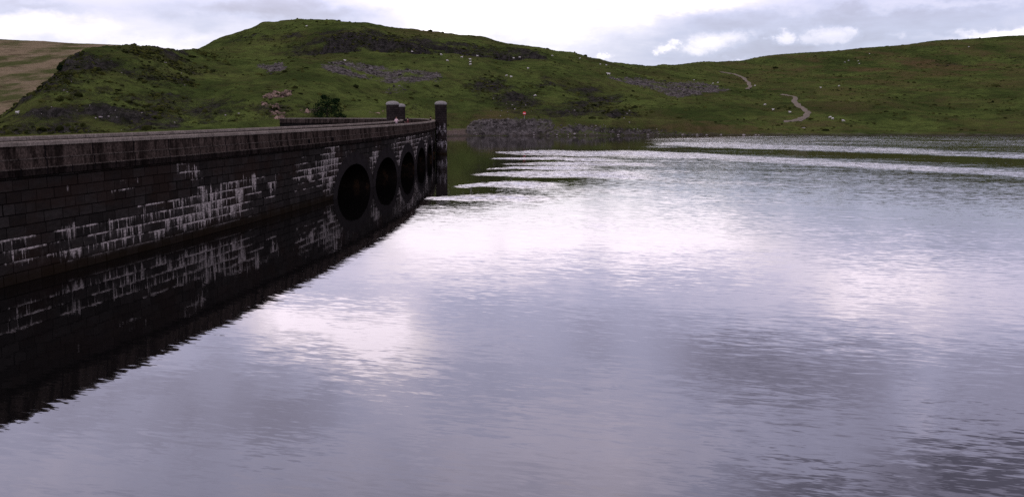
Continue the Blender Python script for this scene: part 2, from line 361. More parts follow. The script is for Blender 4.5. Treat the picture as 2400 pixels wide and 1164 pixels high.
# arches
AW, AP, AH, AZ = 10.85, 12.85, 2.62, -.22
ARCH = [73.6 + AP * i + AW / 2 for i in range(6)]
AH_ = [2.62, 2.58, 2.58, 2.6, 2.6, 2.6]
ZTOP = 4.2
def build_wall():
    co, uv, fc, lim = [], [], [], []
    def strip(sv, zlo):
        sv = np.asarray(sv, float); n, m = len(sv), 16
        off = sum(len(c) for c in co)
        tt = np.linspace(0, 1, m)
        z = zlo[:, None] + (ZTOP - zlo[:, None]) * tt[None]
        ss = np.repeat(sv[:, None], m, 1); x, y = dam_pt(ss.ravel(), 0.0)
        co.append(np.c_[x, y, z.ravel()]); uv.append(np.c_[ss.ravel(), z.ravel()])
        fc.append(grid_faces(n, m, off))
    cur = S0
    for i, c in enumerate(ARCH):
        s0, s1 = c - AW / 2, c + AW / 2
        sv = np.arange(cur, s0, .5); sv = np.r_[sv, s0]
        strip(sv, np.full(len(sv), -8.0))
        th = np.linspace(PI, 0, 41); sa = c + AW / 2 * np.cos(th); za = AZ + AH_[i] * np.sin(th)
        strip(sa, za); cur = s1
    sv = np.r_[np.arange(cur, S1, .8), np.linspace(S1, S_END, 40)]; strip(sv, np.full(len(sv), -8.0))
    co = np.concatenate(co); uv = np.concatenate(uv); fc = np.concatenate(fc)
    me = mesh_np('wall_face', co, fc, uv, smooth=False)
    # lime density, painted on the wall in its own (s, z)
    s, z = uv[:, 0], uv[:, 1]; L = np.full(len(s), .20) + .06 * smooth01((3.2 - z) / 2)
    def blob(px, py, rx, ry, g):
        nonlocal L
        qx, qy = pix(co[:, 0], co[:, 1], co[:, 2])
        L = L + g * np.exp(-((qx - px) / rx) ** 2 - ((qy - py - (px - qx) * .16) / ry) ** 2)
    for b in [(290, 570, 90, 55, .55), (420, 500, 110, 38, .7), (330, 610, 40, 40, .3), (530, 560, 40, 30, .3), (480, 490, 60, 60, .6), (120, 590, 110, 50, .42), (20, 570, 70, 60, .38), (60, 480, 60, 8, .4), (560, 430, 60, 10, .3), (300, 425, 50, 10, .62), (445, 410, 40, 9, .62), (200, 520, 70, 8, .45), (380, 470, 50, 8, .4),
              (590, 440, 45, 35, .5), (640, 440, 12, 30, .4), (720, 400, 50, 35, .7), (775, 400, 22, 70, .85), (600, 500, 60, 20, .35), (155, 455, 14, 14, .5), (180, 530, 60, 30, .3), (880, 375, 18, 40, .6), (935, 350, 25, 35, .6), (980, 345, 40, 40, .7), (820, 365, 20, 15, .4)]: blob(*b)
    attr(me, 'lime', np.clip(L, 0, 1.15))
    return dpart(link('wall_face', me, PAR, [M['wall']]))
build_wall()
# downstream face, deck, parapets
def face_strip(name, o, z0, z1, mat):
    x, y = dam_pt(SV, o); n = len(SV); m = 9
    z = np.linspace(z0, z1, m); co = np.zeros((n, m, 3)); uv = np.zeros((n, m, 2))
    for j in range(m): co[:, j] = np.c_[x, y, np.full(n, z[j])]; uv[:, j] = np.c_[SV, np.full(n, z[j])]
    me = mesh_np(name, co.reshape(-1, 3), grid_faces(n, m, flip=True), uv.reshape(-1, 2), False); attr(me, 'lime', np.full(n * m, .1))
    return dpart(link(name, me, PAR, [mat]))
face_strip('downstream_face', DW, -16, ZTOP, M['wall'])
dpart(sweep('roadway', [(.30, 4.05), (.30, 4.35), (DW - .30, 4.35), (DW - .30, 4.05)], M['road'], PAR))
def mir(p): return [(DW - o, z) for o, z in p]
CORN = [(-.15, 4.17), (-.15, 4.40), (-.05, 4.46), (.45, 4.46), (.45, 4.17)]
PARA = [(-.055, 4.463), (-.055, 4.79), (.0, 4.83), (.0, 5.33), (.45, 5.33), (.45, 4.463)]
COPE = [(-.075, 5.333), (-.075, 5.46), (-.03, 5.508), (.48, 5.508), (.525, 5.46), (.525, 5.333)]
for prof_t in (lambda p: p, mir):
    dpart(sweep('cornice', prof_t(CORN), M['cornice'], PAR))
    for zz, pr in ((4.80, .085), (4.425, .175)):
        dpart(sweep('string_course', prof_t([(-pr, zz), (-pr, zz + .035), (-pr + .06, zz + .05), (.1, zz + .05), (.1, zz)]), M['string'], PAR))
    pa = dpart(sweep('parapet', prof_t(PARA), M['parapet'], PAR))
    sweep('coping', prof_t(COPE), M['coping'], pa)
# scupper openings in the parapet band
for px_ in (778, 722, 955):
    a, _ = ray(px_, 320)
    ss = np.linspace(20, 150, 4000); xx, yy = dam_pt(ss, 0); s = ss[np.argmin(np.abs(xx / yy - a))]
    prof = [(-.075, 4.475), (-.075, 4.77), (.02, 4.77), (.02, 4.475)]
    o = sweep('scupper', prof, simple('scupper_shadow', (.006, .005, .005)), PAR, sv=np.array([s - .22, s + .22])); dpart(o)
# arch rings and vaults
for i, c in enumerate(ARCH):
    th = np.linspace(PI, 0, 49); n = len(th); hx, hz = AW / 2, AH_[i]
    ex, ez = AW / 2 + .98, AH_[i] + 1.0
    arc = np.r_[0, np.cumsum(np.hypot(np.diff(hx * np.cos(th)), np.diff(hz * np.sin(th))))]
    prof = [(hx, hz, .03), (hx, hz, -.035), (ex, ez, -.035), (ex, ez, .03)]
    co = np.zeros((n, 4, 3)); uv = np.zeros((n, 4, 2))
    for j, (rx, rz, o) in enumerate(prof):
        x, y = dam_pt(c + rx * np.cos(th), o); co[:, j] = np.c_[x, y, AZ + rz * np.sin(th)]; uv[:, j] = np.c_[arc, np.full(n, (0, .06, 1.06, 1.12)[j])]
    me = mesh_np('arch_ring', co.reshape(-1, 3), grid_faces(n, 4), uv.reshape(-1, 2), False)
    dpart(link('arch_ring', me, PAR, [M['ring']]))
    # vault: intrados carried inward, legs below water, back wall added to keep light out
    th2 = np.linspace(PI, 0, 33); sv = np.r_[c - hx, c + hx * np.cos(th2), c + hx]; zz = np.r_[-5, AZ + hz * np.sin(th2), -5]
    os_ = np.linspace(.0, 4.4, 6); co = np.zeros((len(sv), 6, 3)); uv = np.zeros((len(sv), 6, 2))
    for j, o in enumerate(os_):
        x, y = dam_pt(sv, o); co[:, j] = np.c_[x, y, zz]; uv[:, j] = np.c_[np.arange(len(sv)) * .35, np.full(len(sv), o)]
    me = mesh_np('vault', co.reshape(-1, 3), grid_faces(len(sv), 6), uv.reshape(-1, 2), False)
    bm = bmesh.new(); bm.from_mesh(me); bm.verts.ensure_lookup_table(); bm.faces.new([bm.verts[r * 6 + 5] for r in range(len(sv))]); bm.to_mesh(me); bm.free()
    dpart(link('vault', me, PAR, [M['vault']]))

def lathe(prof, n=28):
    k = len(prof); co = np.zeros((n + 1, k, 3)); uv = np.zeros((n + 1, k, 2)); rmax = max(r for r, z in prof)
    for i in range(n + 1):
        a = 2 * PI * i / n
        for j, (r, z) in enumerate(prof): co[i, j] = (r * math.cos(a), r * math.sin(a), z); uv[i, j] = (a * rmax, z)
    return mesh_np('lathe', co.reshape(-1, 3), grid_faces(n + 1, k), uv.reshape(-1, 2), True)
def turret(x, y, r, ztop, zbot, label):
    t = tag(empty('turret', (x, y, 0)), label, 'turret', 'domed stone turrets on the dam')
    link('shaft', lathe([(r, zbot), (r, ztop - .62)]), t, [M['turret']])
    R = r * 1.06
    prof = [(r * .9, ztop - .65), (R, ztop - .61), (R, ztop - .42)] + [(R * math.cos(q), ztop - .42 + .42 * math.sin(q)) for q in np.linspace(.12, PI / 2 - .01, 9)]
    link('dome_cap', lathe(prof), t, [M['cap']])
turret(-11.62, 155, .96, 8.62, -8, 'tall round stone turret with white lime streaks, rising from the water at the dam end')
turret(-19.5, 155, 1.03, 8.62, -14, 'round domed turret beyond the dam road, left one of the close pair')
turret(-20.65, 176, .84, 8.42, -14, 'lower domed turret half hidden behind its neighbour, right of the close pair')

# ------------------------------------------------------------------ terrain
LA = [(-900, 120, 'z', -18), (0, 185, 'z', -12), (150, 195, 'z', -10), (300, 205, 'z', -8), (450, 216, 'z', -3), (600, 236, 'z', 2), (680, 244, 'z', 4.4), (900, 251, 'z', 4.6), (980, 256, 'z', 4.4), (1040, 266, 'z', .5), (1060, 276, 'z', 0), (1100, 281, 'z', 0), (1600, 284, 'z', 0), (2000, 280, 'z', 0), (2400, 275, 'z', 0), (3400, 258, 'z', 0)]
LB = [(-900, 150, 'y', 335), (0, 205, 'y', 322), (150, 212, 'y', 316), (300, 220, 'y', 310), (450, 228, 'y', 300), (600, 241, 'y', 288), (680, 250, 'y', 272), (760, 256, 'y', 268), (900, 262, 'y', 268), (980, 270, 'y', 272), (1040, 284, 'y', 303), (1092, 288, 'y', 302), (1108, 288, 'y', 285), (1140, 289, 'y', 283), (1190, 289, 'y', 283), (1240, 290, 'y', 279), (1285, 290, 'y', 278.5), (1480, 291, 'y', 281), (1600, 292, 'y', 285), (1750, 291, 'y', 302), (1900, 290, 'y', 308), (2400, 283, 'y', 309), (3400, 266, 'y', 309)]
LB2 = [(x, Y + 7, 'y', y - 1.5) for x, Y, _, y in LB]
LC = [(-900, 190, 'y', 318), (0, 225, 'y', 297), (90, 232, 'y', 262), (150, 240, 'y', 238), (300, 258, 'y', 225), (450, 275, 'y', 226), (600, 272, 'y', 230), (690, 274, 'y', 222), (800, 288, 'y', 224), (900, 310, 'y', 228), (1050, 330, 'y', 230), (1200, 340, 'y', 234), (1400, 345, 'y', 244), (1600, 345, 'y', 256), (1750, 340, 'y', 268), (1900, 340, 'y', 268), (2400, 350, 'y', 262), (3400, 340, 'y', 255)]
LD = [(-900, 230, 'y', 335), (-100, 262, 'y', 305), (0, 275, 'y', 268), (40, 280, 'y', 245), (90, 285, 'y', 215), (140, 290, 'y', 174), (152, 292, 'y', 154), (200, 300, 'y', 125), (240, 306, 'y', 118), (280, 315, 'y', 114), (380, 335, 'y', 114), (430, 365, 'y', 117.5), (460, 390, 'y', 122), (520, 415, 'y', 134), (600, 425, 'y', 136), (740, 430, 'y', 133), (790, 428, 'y', 127), (830, 425, 'y', 123), (960, 428, 'y', 122), (1080, 435, 'y', 130), (1180, 440, 'y', 139), (1290, 445, 'y', 148), (1400, 455, 'y', 170), (1500, 470, 'y', 188), (1740, 500, 'y', 207), (1900, 500, 'y', 205), (2400, 520, 'y', 190), (3400, 500, 'y', 180)]
LE = [(-900, 255, 'y', 345), (-100, 285, 'y', 310), (0, 300, 'y', 278), (140, 315, 'y', 182), (200, 325, 'y', 132), (280, 340, 'y', 119), (380, 360, 'y', 119), (430, 385, 'y', 120), (460, 405, 'y', 123.5), (520, 430, 'y', 135.5), (600, 445, 'y', 137), (740, 452, 'y', 134), (830, 452, 'y', 125), (960, 455, 'y', 124), (1080, 460, 'y', 132), (1180, 462, 'y', 140), (1290, 460, 'y', 149), (1320, 468, 'y', 150), (1400, 490, 'y', 160), (1500, 520, 'y', 178), (1740, 580, 'y', 192), (1900, 590, 'y', 190), (2400, 600, 'y', 168), (3400, 580, 'y', 160)]
LF = [(-900, 320, 'z', -12), (0, 380, 'z', -5), (200, 400, 'z', 5), (300, 410, 'z', 12), (380, 420, 'z', 18), (430, 425, 'y', 124), (460, 425, 'y', 123), (500, 440, 'y', 131), (560, 450, 'y', 133), (640, 456, 'y', 125), (700, 460, 'y', 112), (740, 463, 'y', 95), (790, 464, 'y', 85), (860, 465, 'y', 87), (920, 466, 'y', 97), (1000, 468, 'y', 101), (1100, 470, 'y', 115), (1200, 470, 'y', 127), (1280, 467, 'y', 138), (1292, 466, 'y', 146), (1320, 485, 'y', 144.5), (1400, 520, 'y', 152), (1500, 560, 'y', 168), (1740, 650, 'y', 176), (1900, 660, 'y', 172), (2400, 680, 'y', 150), (3400, 650, 'y', 140)]
LG = [(-900, 480, 'y', 310), (0, 540, 'y', 262), (200, 560, 'y', 240), (380, 560, 'y', 200), (430, 540, 'y', 150), (460, 522, 'y', 121.5), (500, 530, 'y', 97), (560, 545, 'y', 76), (600, 555, 'y', 63), (614, 556, 'y', 54), (650, 560, 'y', 53), (700, 560, 'y', 50.5), (760, 565, 'y', 54), (900, 570, 'y', 65), (1000, 575, 'y', 79), (1100, 580, 'y', 91), (1250, 585, 'y', 116), (1330, 590, 'y', 125), (1400, 600, 'y', 141), (1500, 640, 'y', 157.5), (1560, 700, 'y', 153), (1740, 800, 'y', 142), (1790, 805, 'y', 132), (1900, 810, 'y', 122.5), (2000, 815, 'y', 116), (2100, 818, 'y', 108.5), (2200, 820, 'y', 96), (2300, 820, 'y', 89), (2400, 820, 'y', 82.5), (2700, 820, 'y', 70), (3400, 800, 'y', 60)]
LH = [(-900, 1000, 'y', 85), (0, 1100, 'y', 96), (150, 1100, 'y', 103), (290, 1100, 'y', 110.5), (400, 1100, 'y', 119), (460, 900, 'y', 135), (520, 740, 'y', 128), (620, 720, 'y', 95), (1000, 740, 'y', 108), (1400, 760, 'y', 162), (1500, 820, 'y', 168), (1560, 860, 'y', 163), (1740, 950, 'y', 152), (2400, 1000, 'y', 98), (3400, 980, 'y', 78)]
LI = [(-900, 1500, 'y', 125), (0, 1500, 'y', 135), (400, 1500, 'y', 155), (3400, 1500, 'y', 155)]
NC = 1500
ACOL = np.linspace(ray(-850, 266)[0], ray(3350, 266)[0], NC)
def line(L):
    a, Y, Z = [], [], []
    for x, yy, k, v in L:
        if k == 'z':
            aa = float(ray(x, 270)[0]); z = v
        else:
            aa, e = ray(x, v); aa = float(aa); z = CAMH + float(e) * yy
        a.append(aa); Y.append(yy); Z.append(z)
    Yc = np.interp(ACOL, a, Y); Zc = np.interp(ACOL, a, Z)
    k = np.exp(-np.linspace(-2, 2, 7) ** 2); k /= k.sum()
    pad = lambda q: np.convolve(np.pad(q, 3, mode='edge'), k, 'valid')
    return pad(Yc), pad(Zc)
lines = [line(L) for L in (LA, LB, LB2, LC, LD, LE, LF, LG, LH, LI)]
_n = np.arange(NC) * .045
lines[0] = (lines[0][0] + (2.6 * fbm(_n, 0 * _n, 101, 4)) * smooth01((ACOL - .0) / .05), lines[0][1])
YA, ZA = lines[0]
leftw = smooth01((ray(1050, 266)[0] - ACOL) / .1)
foot = (YA - 40, -7 - 9 * leftw); foot2 = (YA - 14, ZA - (2.2 + 5.0 * leftw))
lines = [foot, foot2] + lines
KY = np.array([l[0] for l in lines]); KZ = np.array([l[1] for l in lines])          # nodes x columns
KY = np.maximum.accumulate(KY, 0); 
for i in range(1, len(KY)): KY[i] = np.maximum(KY[i], KY[i - 1] + 1.0)
# monotone cubic (Fritsch-Carlson style) per column
dY = np.diff(KY, axis=0); dl = np.diff(KZ, axis=0) / dY
sl = np.zeros_like(KZ)
for i in range(1, len(KY) - 1):
    w1 = 2 * dY[i] + dY[i - 1]; w2 = dY[i] + 2 * dY[i - 1]; ok = dl[i - 1] * dl[i] > 0
    with np.errstate(divide='ignore', invalid='ignore'):
        h = (w1 + w2) / (w1 / dl[i - 1] + w2 / dl[i])
    sl[i] = np.where(ok, h, 0)
sl[0] = dl[0]; sl[-1] = dl[-1]
NSEG = [4, 10, 22, 8, 34, 44, 6, 22, 44, 24, 4]
rowsY, rowsZ, rowsT = [], [], []
for i, n in enumerate(NSEG):
    for t in np.linspace(0, 1, n, endpoint=False):
        t2, t3 = t * t, t * t * t
        rowsY.append(KY[i] + dY[i] * t)
        rowsZ.append((2 * t3 - 3 * t2 + 1) * KZ[i] + (t3 - 2 * t2 + t) * dY[i] * sl[i] + (-2 * t3 + 3 * t2) * KZ[i + 1] + (t3 - t2) * dY[i] * sl[i + 1]); rowsT.append(i + t)
rowsY.append(KY[-1]); rowsZ.append(KZ[-1]); rowsT.append(float(len(NSEG)))
TY = np.array(rowsY); TZ0 = np.array(rowsZ); TT = np.repeat(np.array(rowsT)[:, None], NC, 1); TX = ACOL[None] * TY
NR = len(TY)
PX, PY = pix(TX, TY, TZ0)
wx = PX + 9 * fbm(TX * .06, TY * .06, 3, 4); wy = PY + 5 * fbm(TX * .06 + 40, TY * .06, 5, 4)
def blur(mk, n=2):
    m = mk.astype(float)
    for _ in range(n):
        p = np.pad(m, 1, mode='edge'); m = (p[:-2, 1:-1] + p[2:, 1:-1] + p[1:-1, :-2] + p[1:-1, 2:] + 4 * p[1:-1, 1:-1]) / 8
    return m
front = TT < 9.0                       # what faces the lake
def polys(ps, f=True):
    r = np.zeros(PX.shape)
    for p in ps: r = np.maximum(r, blur(inpoly(wx, wy, p) & f))
    return r
def ells(es):
    r = np.zeros(PX.shape)
    for cx, cy, rx, ry, g in es: r = np.maximum(r, g * np.exp(-((wx - cx) / rx) ** 2 - ((wy - cy) / ry) ** 2))
    return r
scree = polys([[(740, 160), (790, 146), (850, 142), (900, 152), (940, 165), (1010, 170), (1045, 180), (1030, 192), (960, 198), (900, 198), (860, 188), (800, 175)], [(598, 153), (660, 149), (672, 160), (640, 168), (605, 162)],
    [(1420, 178), (1480, 180), (1560, 190), (1640, 195), (1720, 212), (1690, 222), (1600, 225), (1530, 213), (1450, 193)], [(1098, 283), (1240, 279), (1290, 279), (1310, 300), (1295, 319), (1090, 319), (1092, 303)]], front)
sn = fbm(TX * .09, TY * .09, 71, 4); scree = np.clip(blur(scree, 3) * (.62 + .55 * sn), 0, .95)
scree = np.maximum(scree, blur(polys([[(1098, 285), (1240, 281), (1288, 281), (1300, 300), (1290, 319), (1090, 319), (1092, 305)]], front), 3) * np.clip(.75 + .35 * sn, .3, .95))
scree = np.maximum(scree, ells([(930, 212, 45, 14, .42), (1360, 304, 110, 14, .72), (1480, 309, 120, 9, .68), (1620, 314, 120, 4, .5), (1240, 300, 70, 16, .4), (1300, 308, 60, 12, .6)]) * front)
cliff = np.where((TT > 7.05) & (TT < 8.25), 1.0, 0.) * smooth01((PX - 600) / 90) * smooth01((1294 - PX) / 4) * smooth01((KZ[8] - KZ[7] - .8) / 2.0)[None]
cliff *= np.clip(.55 + .45 * smooth01((PX - 690) / 80), 0, 1) * np.clip(.78 + .5 * fbm(TX * .07, TY * .07 + TZ0 * .1, 81, 4), .1, 1.1)
cliff *= np.clip(1.15 - .9 * np.clip(TT - 8.0, 0, 1) * 4, 0, 1)
kn = smooth01((560 - PX) / 160) * front * (TT > 3.5) * (TT < 7)
kn_n = fbm(TX * .05, TY * .05 + TZ0 * .04, 21, 4)
rock = np.maximum(cliff * .95, kn * np.clip(.44 + .60 * kn_n, 0, .92))
rock = np.maximum(rock, ells([(160, 150, 30, 20, .8), (120, 190, 30, 22, .6), (1150, 206, 60, 16, .9), (1175, 190, 20, 6, .6), (1215, 236, 60, 24, .85), (1235, 262, 60, 10, .45), (1325, 262, 95, 15, .85), (1450, 267, 60, 12, .8), (1370, 246, 60, 13, .75), (1410, 230, 60, 14, .75), (1290, 200, 45, 10, .7), (1370, 210, 50, 11, .8), (1270, 180, 25, 7, .5), (600, 84, 60, 6, .6), (680, 80, 36, 7, .7), (560, 95, 40, 5, .5), (650, 165, 30, 5, .5), (1090, 97, 20, 3, .5), (480, 255, 110, 40, .6), (640, 260, 60, 30, .6), (1460, 306, 80, 12, .6), (1330, 310, 50, 8, .5), (2240, 152, 60, 6, .6), (2390, 138, 40, 5, .5), (740, 262, 60, 14, .6), (980, 250, 30, 12, .4)]) * front)
tn_ = fbm(TX * .25 + TZ0 * .2, TY * .12 + TZ0 * .3, 77, 4)
tan = polys([[(600, 246), (618, 232), (640, 226), (680, 219), (688, 226), (645, 236), (622, 246)], [(604, 240), (622, 240), (640, 255), (662, 272), (690, 296), (664, 299), (640, 277), (618, 258)]], front) + ells([(735, 268, 25, 14, .6), (795, 272, 10, 16, .6), (700, 262, 14, 20, .45), (880, 262, 40, 10, .5)]) * front
tan = tan * np.clip(.72 + .9 * tn_, 0, 1)
sand = polys([[(1040, 304), (1094, 304), (1098, 319), (1040, 319)]], front)
heath = np.clip(.22 + .20 * smooth01((PX - 1400) / 400) + .5 * ells([(2150, 150, 300, 35, 1), (1000, 75, 300, 12, .8), (560, 155, 25, 8, .9), (1150, 270, 80, 18, .8), (1600, 300, 300, 14, .8), (1795, 216, 50, 4, 1), (2300, 170, 120, 14, .7), (1850, 150, 120, 14, .5)]), 0, 1) * front
moor = (TT > 8.4) * smooth01((470 - PX) / 40)
# relief
rough = np.clip(rock + .6 * np.clip(tan, 0, 1), 0, 1)
D = 1.0 * fbm(TX * .022, TY * .022, 1, 5) + 1.1 * smooth01((TT - 3.5)) * fbm(TX * .045 + TZ0 * .02, TY * .012, 15, 3) * (TT < 8.8) + .28 * fbm(TX * .22, TY * .22, 2, 3)
D = D + rough * (1.5 * fbm(TX * .10 + .5 * TZ0 * .1, TY * .10, 31, 5, .62) + .8 * np.abs(perlin(TX * .35, TY * .35, 41)))
D = D + scree * .28 * fbm(TX * .5, TY * .6, 51, 3)
amp = smooth01((TT - 2.1) / 1.0) * np.where((TT > 3) & (TT < 4), .5, 1.0) * np.where(TT > 9, .6, 1)
amp = amp * np.clip((TZ0 + .2) / 3.5, .05, 1) if False else amp * np.where(PX > 1040, np.clip((TZ0 + .3) / 3.5, .06, 1), 1)
TZ = TZ0 + D * amp
# keep the hill clear of the dam: nothing rises through deck or walls
co = np.stack([TX, TY, TZ], -1).reshape(-1, 3)
me = mesh_np('hills', co, grid_faces(NR, NC, flip=True), None, True)
attr(me, 'ma', np.stack([rock, scree, heath], -1).reshape(-1, 3)); attr(me, 'mb', np.stack([moor, np.clip(tan, 0, 1), sand], -1).reshape(-1, 3))
tag(link('hills', me, None, [M['terrain']]), 'green grassy hills with dark crags and scree behind the reservoir', None, None, 'structure')
PX, PY = pix(TX, TY, TZ)
def at(x, y):
    """first visible ground point at a photo pixel"""
    c = int(np.clip(round((float(ray(x, y)[0]) - ACOL[0]) / (ACOL[1] - ACOL[0])), 0, NC - 1))
    p = PY[:, c]; ok = np.nonzero((p[16:] <= y))[0]
    r = 16 + (ok[0] if len(ok) else 60)
    if r > 16 and p[r - 1] > y:
        t = (p[r - 1] - y) / max(p[r - 1] - p[r], 1e-6); q = (1 - t) * np.array([TX[r - 1, c], TY[r - 1, c], TZ[r - 1, c]]) + t * np.array([TX[r, c], TY[r, c], TZ[r, c]])
    else: q = np.array([TX[r, c], TY[r, c], TZ[r, c]])
    return q
def ground(X, Y):
    c = int(np.clip(round((X / Y - ACOL[0]) / (ACOL[1] - ACOL[0])), 0, NC - 1)); return float(np.interp(Y, TY[:, c], TZ[:, c]))

# ------------------------------------------------------------------ water
def build_water():
    yv = np.r_[np.arange(-30, 60, .75), np.arange(60, 300, 1.0)]
    s_of = np.arange(S0, S_END, .25); bx, by = dam_pt(s_of, 3.6)
    m = by < 232; left = np.interp(yv, by[m], bx[m]); 
    nx = 420; t = np.linspace(0, 1, nx) ** 1.8
    X = left[:, None] + t[None] * (330 - left[:, None]); Y = np.repeat(yv[:, None], nx, 1)
    px, py = pix(X, Y, 0 * X)
    sg = np.interp(Y, [0, 18, 30, 50, 75, 100, 300], [.018, .017, .014, .014, .017, .024, .042])
    # shelter of the dam
    dist = X - left[:, None]
    sg = sg * (.26 + .74 * smooth01((dist - 7) / 16.0)); sg = sg * np.where(dist < 30, 1 - .35 * smooth01((30 - dist) / 16), 1)
    calm = smooth01((452 - py) / 14.) * smooth01((1180 - px + (452 - py) * 2.0) / 90.)
    calm = np.maximum(calm, smooth01((353.5 - py) / 3.) * smooth01((1560 - px) / 90.))
    calm = np.maximum(calm, smooth01((448 - py) / 10) * smooth01((1560 - px) / 300))
    sg = sg * (1 - calm) + .006 * calm
    wob = 2.0 * fbm(px * .012, py * .05, 61, 3)
    def band(pts, th, val, k=1.0):
        nonlocal sg
        xs = [p[0] for p in pts]; ys = [p[1] for p in pts]; x0, x1 = xs[0], xs[-1]
        yc = np.interp(px, xs, ys) + wob * .6
        tt = np.interp(px, [x0, x0 + 140], [.25, 1]) * th
        w = smooth01(1.6 - np.abs(py - yc) / tt) * smooth01((px - x0) / 30) * (smooth01((x1 - px) / 120) if x1 < 2400 else 1) * k
        sg = sg * (1 - w) + val * w
    band([(1500, 351), (1700, 353), (1980, 360), (2400, 380)], 9, .014)
    band([(1480, 380), (1750, 387), (2000, 399), (2400, 425)], 6, .020)
    band([(1600, 402), (2000, 425), (2400, 445)], 22, .022)
    band([(1150, 452), (1330, 452)], 7, .010)
    band([(960, 487), (1120, 490)], 10, .010)
    band([(1560, 327), (2400, 334)], 8, .045)
    band([(1525, 337), (1700, 340), (2000, 350), (2400, 365)], 5.5, .075)
    band([(1145, 357), (1500, 361), (1650, 366), (1900, 380), (2400, 407)], 5.5, .085)
    band([(1140, 372.5), (1300, 371), (1480, 377)], 3.4, .10)
    band([(1165, 384), (1350, 383), (1580, 386)], 3.0, .09)
    band([(1128, 396), (1200, 393), (1350, 393), (1430, 392)], 3.6, .10)
    band([(1098, 409), (1250, 408), (1400, 408), (1570, 413)], 6, .09)
    band([(1060, 439), (1120, 433), (1180, 431), (1340, 437)], 6, .09)
    band([(990, 466), (1150, 463), (1330, 470)], 6, .06)
    co = np.stack([X, Y, 0 * X], -1).reshape(-1, 3)
    me = mesh_np('water', co, grid_faces(len(yv), nx, flip=True), None, True); attr(me, 'ripple', sg.ravel())
    tag(link('water', me, None, [M['water']]), 'rippled grey reservoir water mirroring bright clouds', None, None, 'structure')
build_water()

# ------------------------------------------------------------------ scatter: rocks, tussocks
def lumps(name, pts, sizes, mat, flat=.65, label='', seed=1):
    r = np.random.default_rng(seed)
    bm = bmesh.new(); bmesh.ops.create_icosphere(bm, subdivisions=1, radius=1); bm.verts.ensure_lookup_table()
    base = np.array([v.co[:] for v in bm.verts]); tri = np.array([[v.index for v in f.verts] for f in bm.faces]); bm.free()
    base = base[:12] if False else base; n = len(pts); nv = len(base)
    V = np.repeat(base[None], n, 0) * (1 + r.uniform(-.38, .38, (n, nv, 1)))
    V = V * (np.asarray(sizes)[:, None, None] * r.uniform(.6, 1.3, (n, 1, 3)) * np.array([1, 1, flat]))
    a = r.uniform(0, 2 * PI, n); c, s = np.cos(a)[:, None], np.sin(a)[:, None]
    X = V[..., 0] * c - V[..., 1] * s; Yv = V[..., 0] * s + V[..., 1] * c
    V = np.stack([X, Yv, V[..., 2]], -1) + np.asarray(pts)[:, None]
    F_ = (tri[None] + (np.arange(n) * nv)[:, None, None]).reshape(-1, 3)
    me = mesh_np(name, V.reshape(-1, 3), F_, None, False)
    o = link(name, me, None, [mat]); tag(o, label, None, None, 'stuff'); return o
def pick(mask, n, seed):
    r = np.random.default_rng(seed)
    vis = (PX > -60) & (PX < 2460) & (TT < 9)
    w = (mask * vis * np.gradient(TY, axis=0) * TY).ravel(); w = np.clip(w, 0, None); w /= w.sum()
    idx = r.choice(len(w), n, p=w); jx = r.uniform(-.5, .5, (n, 2))
    x = TX.ravel()[idx] + jx[:, 0]; y = TY.ravel()[idx]; z = TZ.ravel()[idx]
    return np.c_[x, y, z]
p = pick(np.where(scree > .28, scree ** 1.5, 0), 5000, 1); lumps('scree', p, np.random.default_rng(2).gamma(1.7, .11, len(p)) + .08, M['scree'], .7, 'grey purple loose stones spilling down the hillside', 3)
p = pick(np.where(tan > .4, tan, 0) * (PX < 900), 380, 4); lumps('rubble', p, np.random.default_rng(5).gamma(1.6, .12, len(p)) + .08, M['tanrock'], .8, 'tan broken rock in the bare scar above the dam end', 6)
tm = np.clip(kn * 1.2 * (kn_n > -.2) + .07 * front * (TT > 3.2) * (moor < .1) + rock * .6 * front, 0, 1.4) * (scree < .3) * (TT > 3.1)
p = pick(tm * np.clip(.5 + 1.5 * fbm(TX * .04, TY * .04, 91, 3), 0, 2), 11000, 7); lumps('undergrowth', p, np.random.default_rng(8).gamma(2.0, .15, len(p)) + .10, M['tuft'], .6, 'dark bracken and heather tufts over the grassy slopes', 9)

def boulder_mesh(seed):
    r = random.Random(seed); bm = bmesh.new(); bmesh.ops.create_icosphere(bm, subdivisions=2, radius=1)
    for _ in range(7):
        n = Vector((r.uniform(-1, 1), r.uniform(-1, 1), r.uniform(-.3, 1))).normalized(); d = r.uniform(.55, .85)
        for v in bm.verts:
            k = v.co.dot(n) - d
            if k > 0: v.co -= n * k * .92
    for v in bm.verts: v.co.z *= .7; v.co *= 1 + r.uniform(-.05, .05)
    me = bpy.data.meshes.new('boulder'); bm.to_mesh(me); bm.free(); me.materials.append(M['boulder']); return me
BM = [boulder_mesh(i) for i in range(6)]
def boulder(x, y, wpx, label, group):
    q = at(x, y); s = wpx / 2 / 2222 * q[1] * random.uniform(.65, 1.1)
    o = bpy.data.objects.new('boulder', random.choice(BM)); COL.objects.link(o)
    o.location = (q[0], q[1], q[2] + s * .05); o.scale = (s, s * random.uniform(.7, 1.1), s * random.uniform(.45, .95)); o.rotation_euler = (0, 0, random.uniform(0, 6.28))
    return tag(o, label, 'boulder', group)
G1 = 'pale boulders along the far shoreline'; G2 = 'pale boulders on the slope above the spoil bank'; G3 = 'pale rocks on the dark knoll'
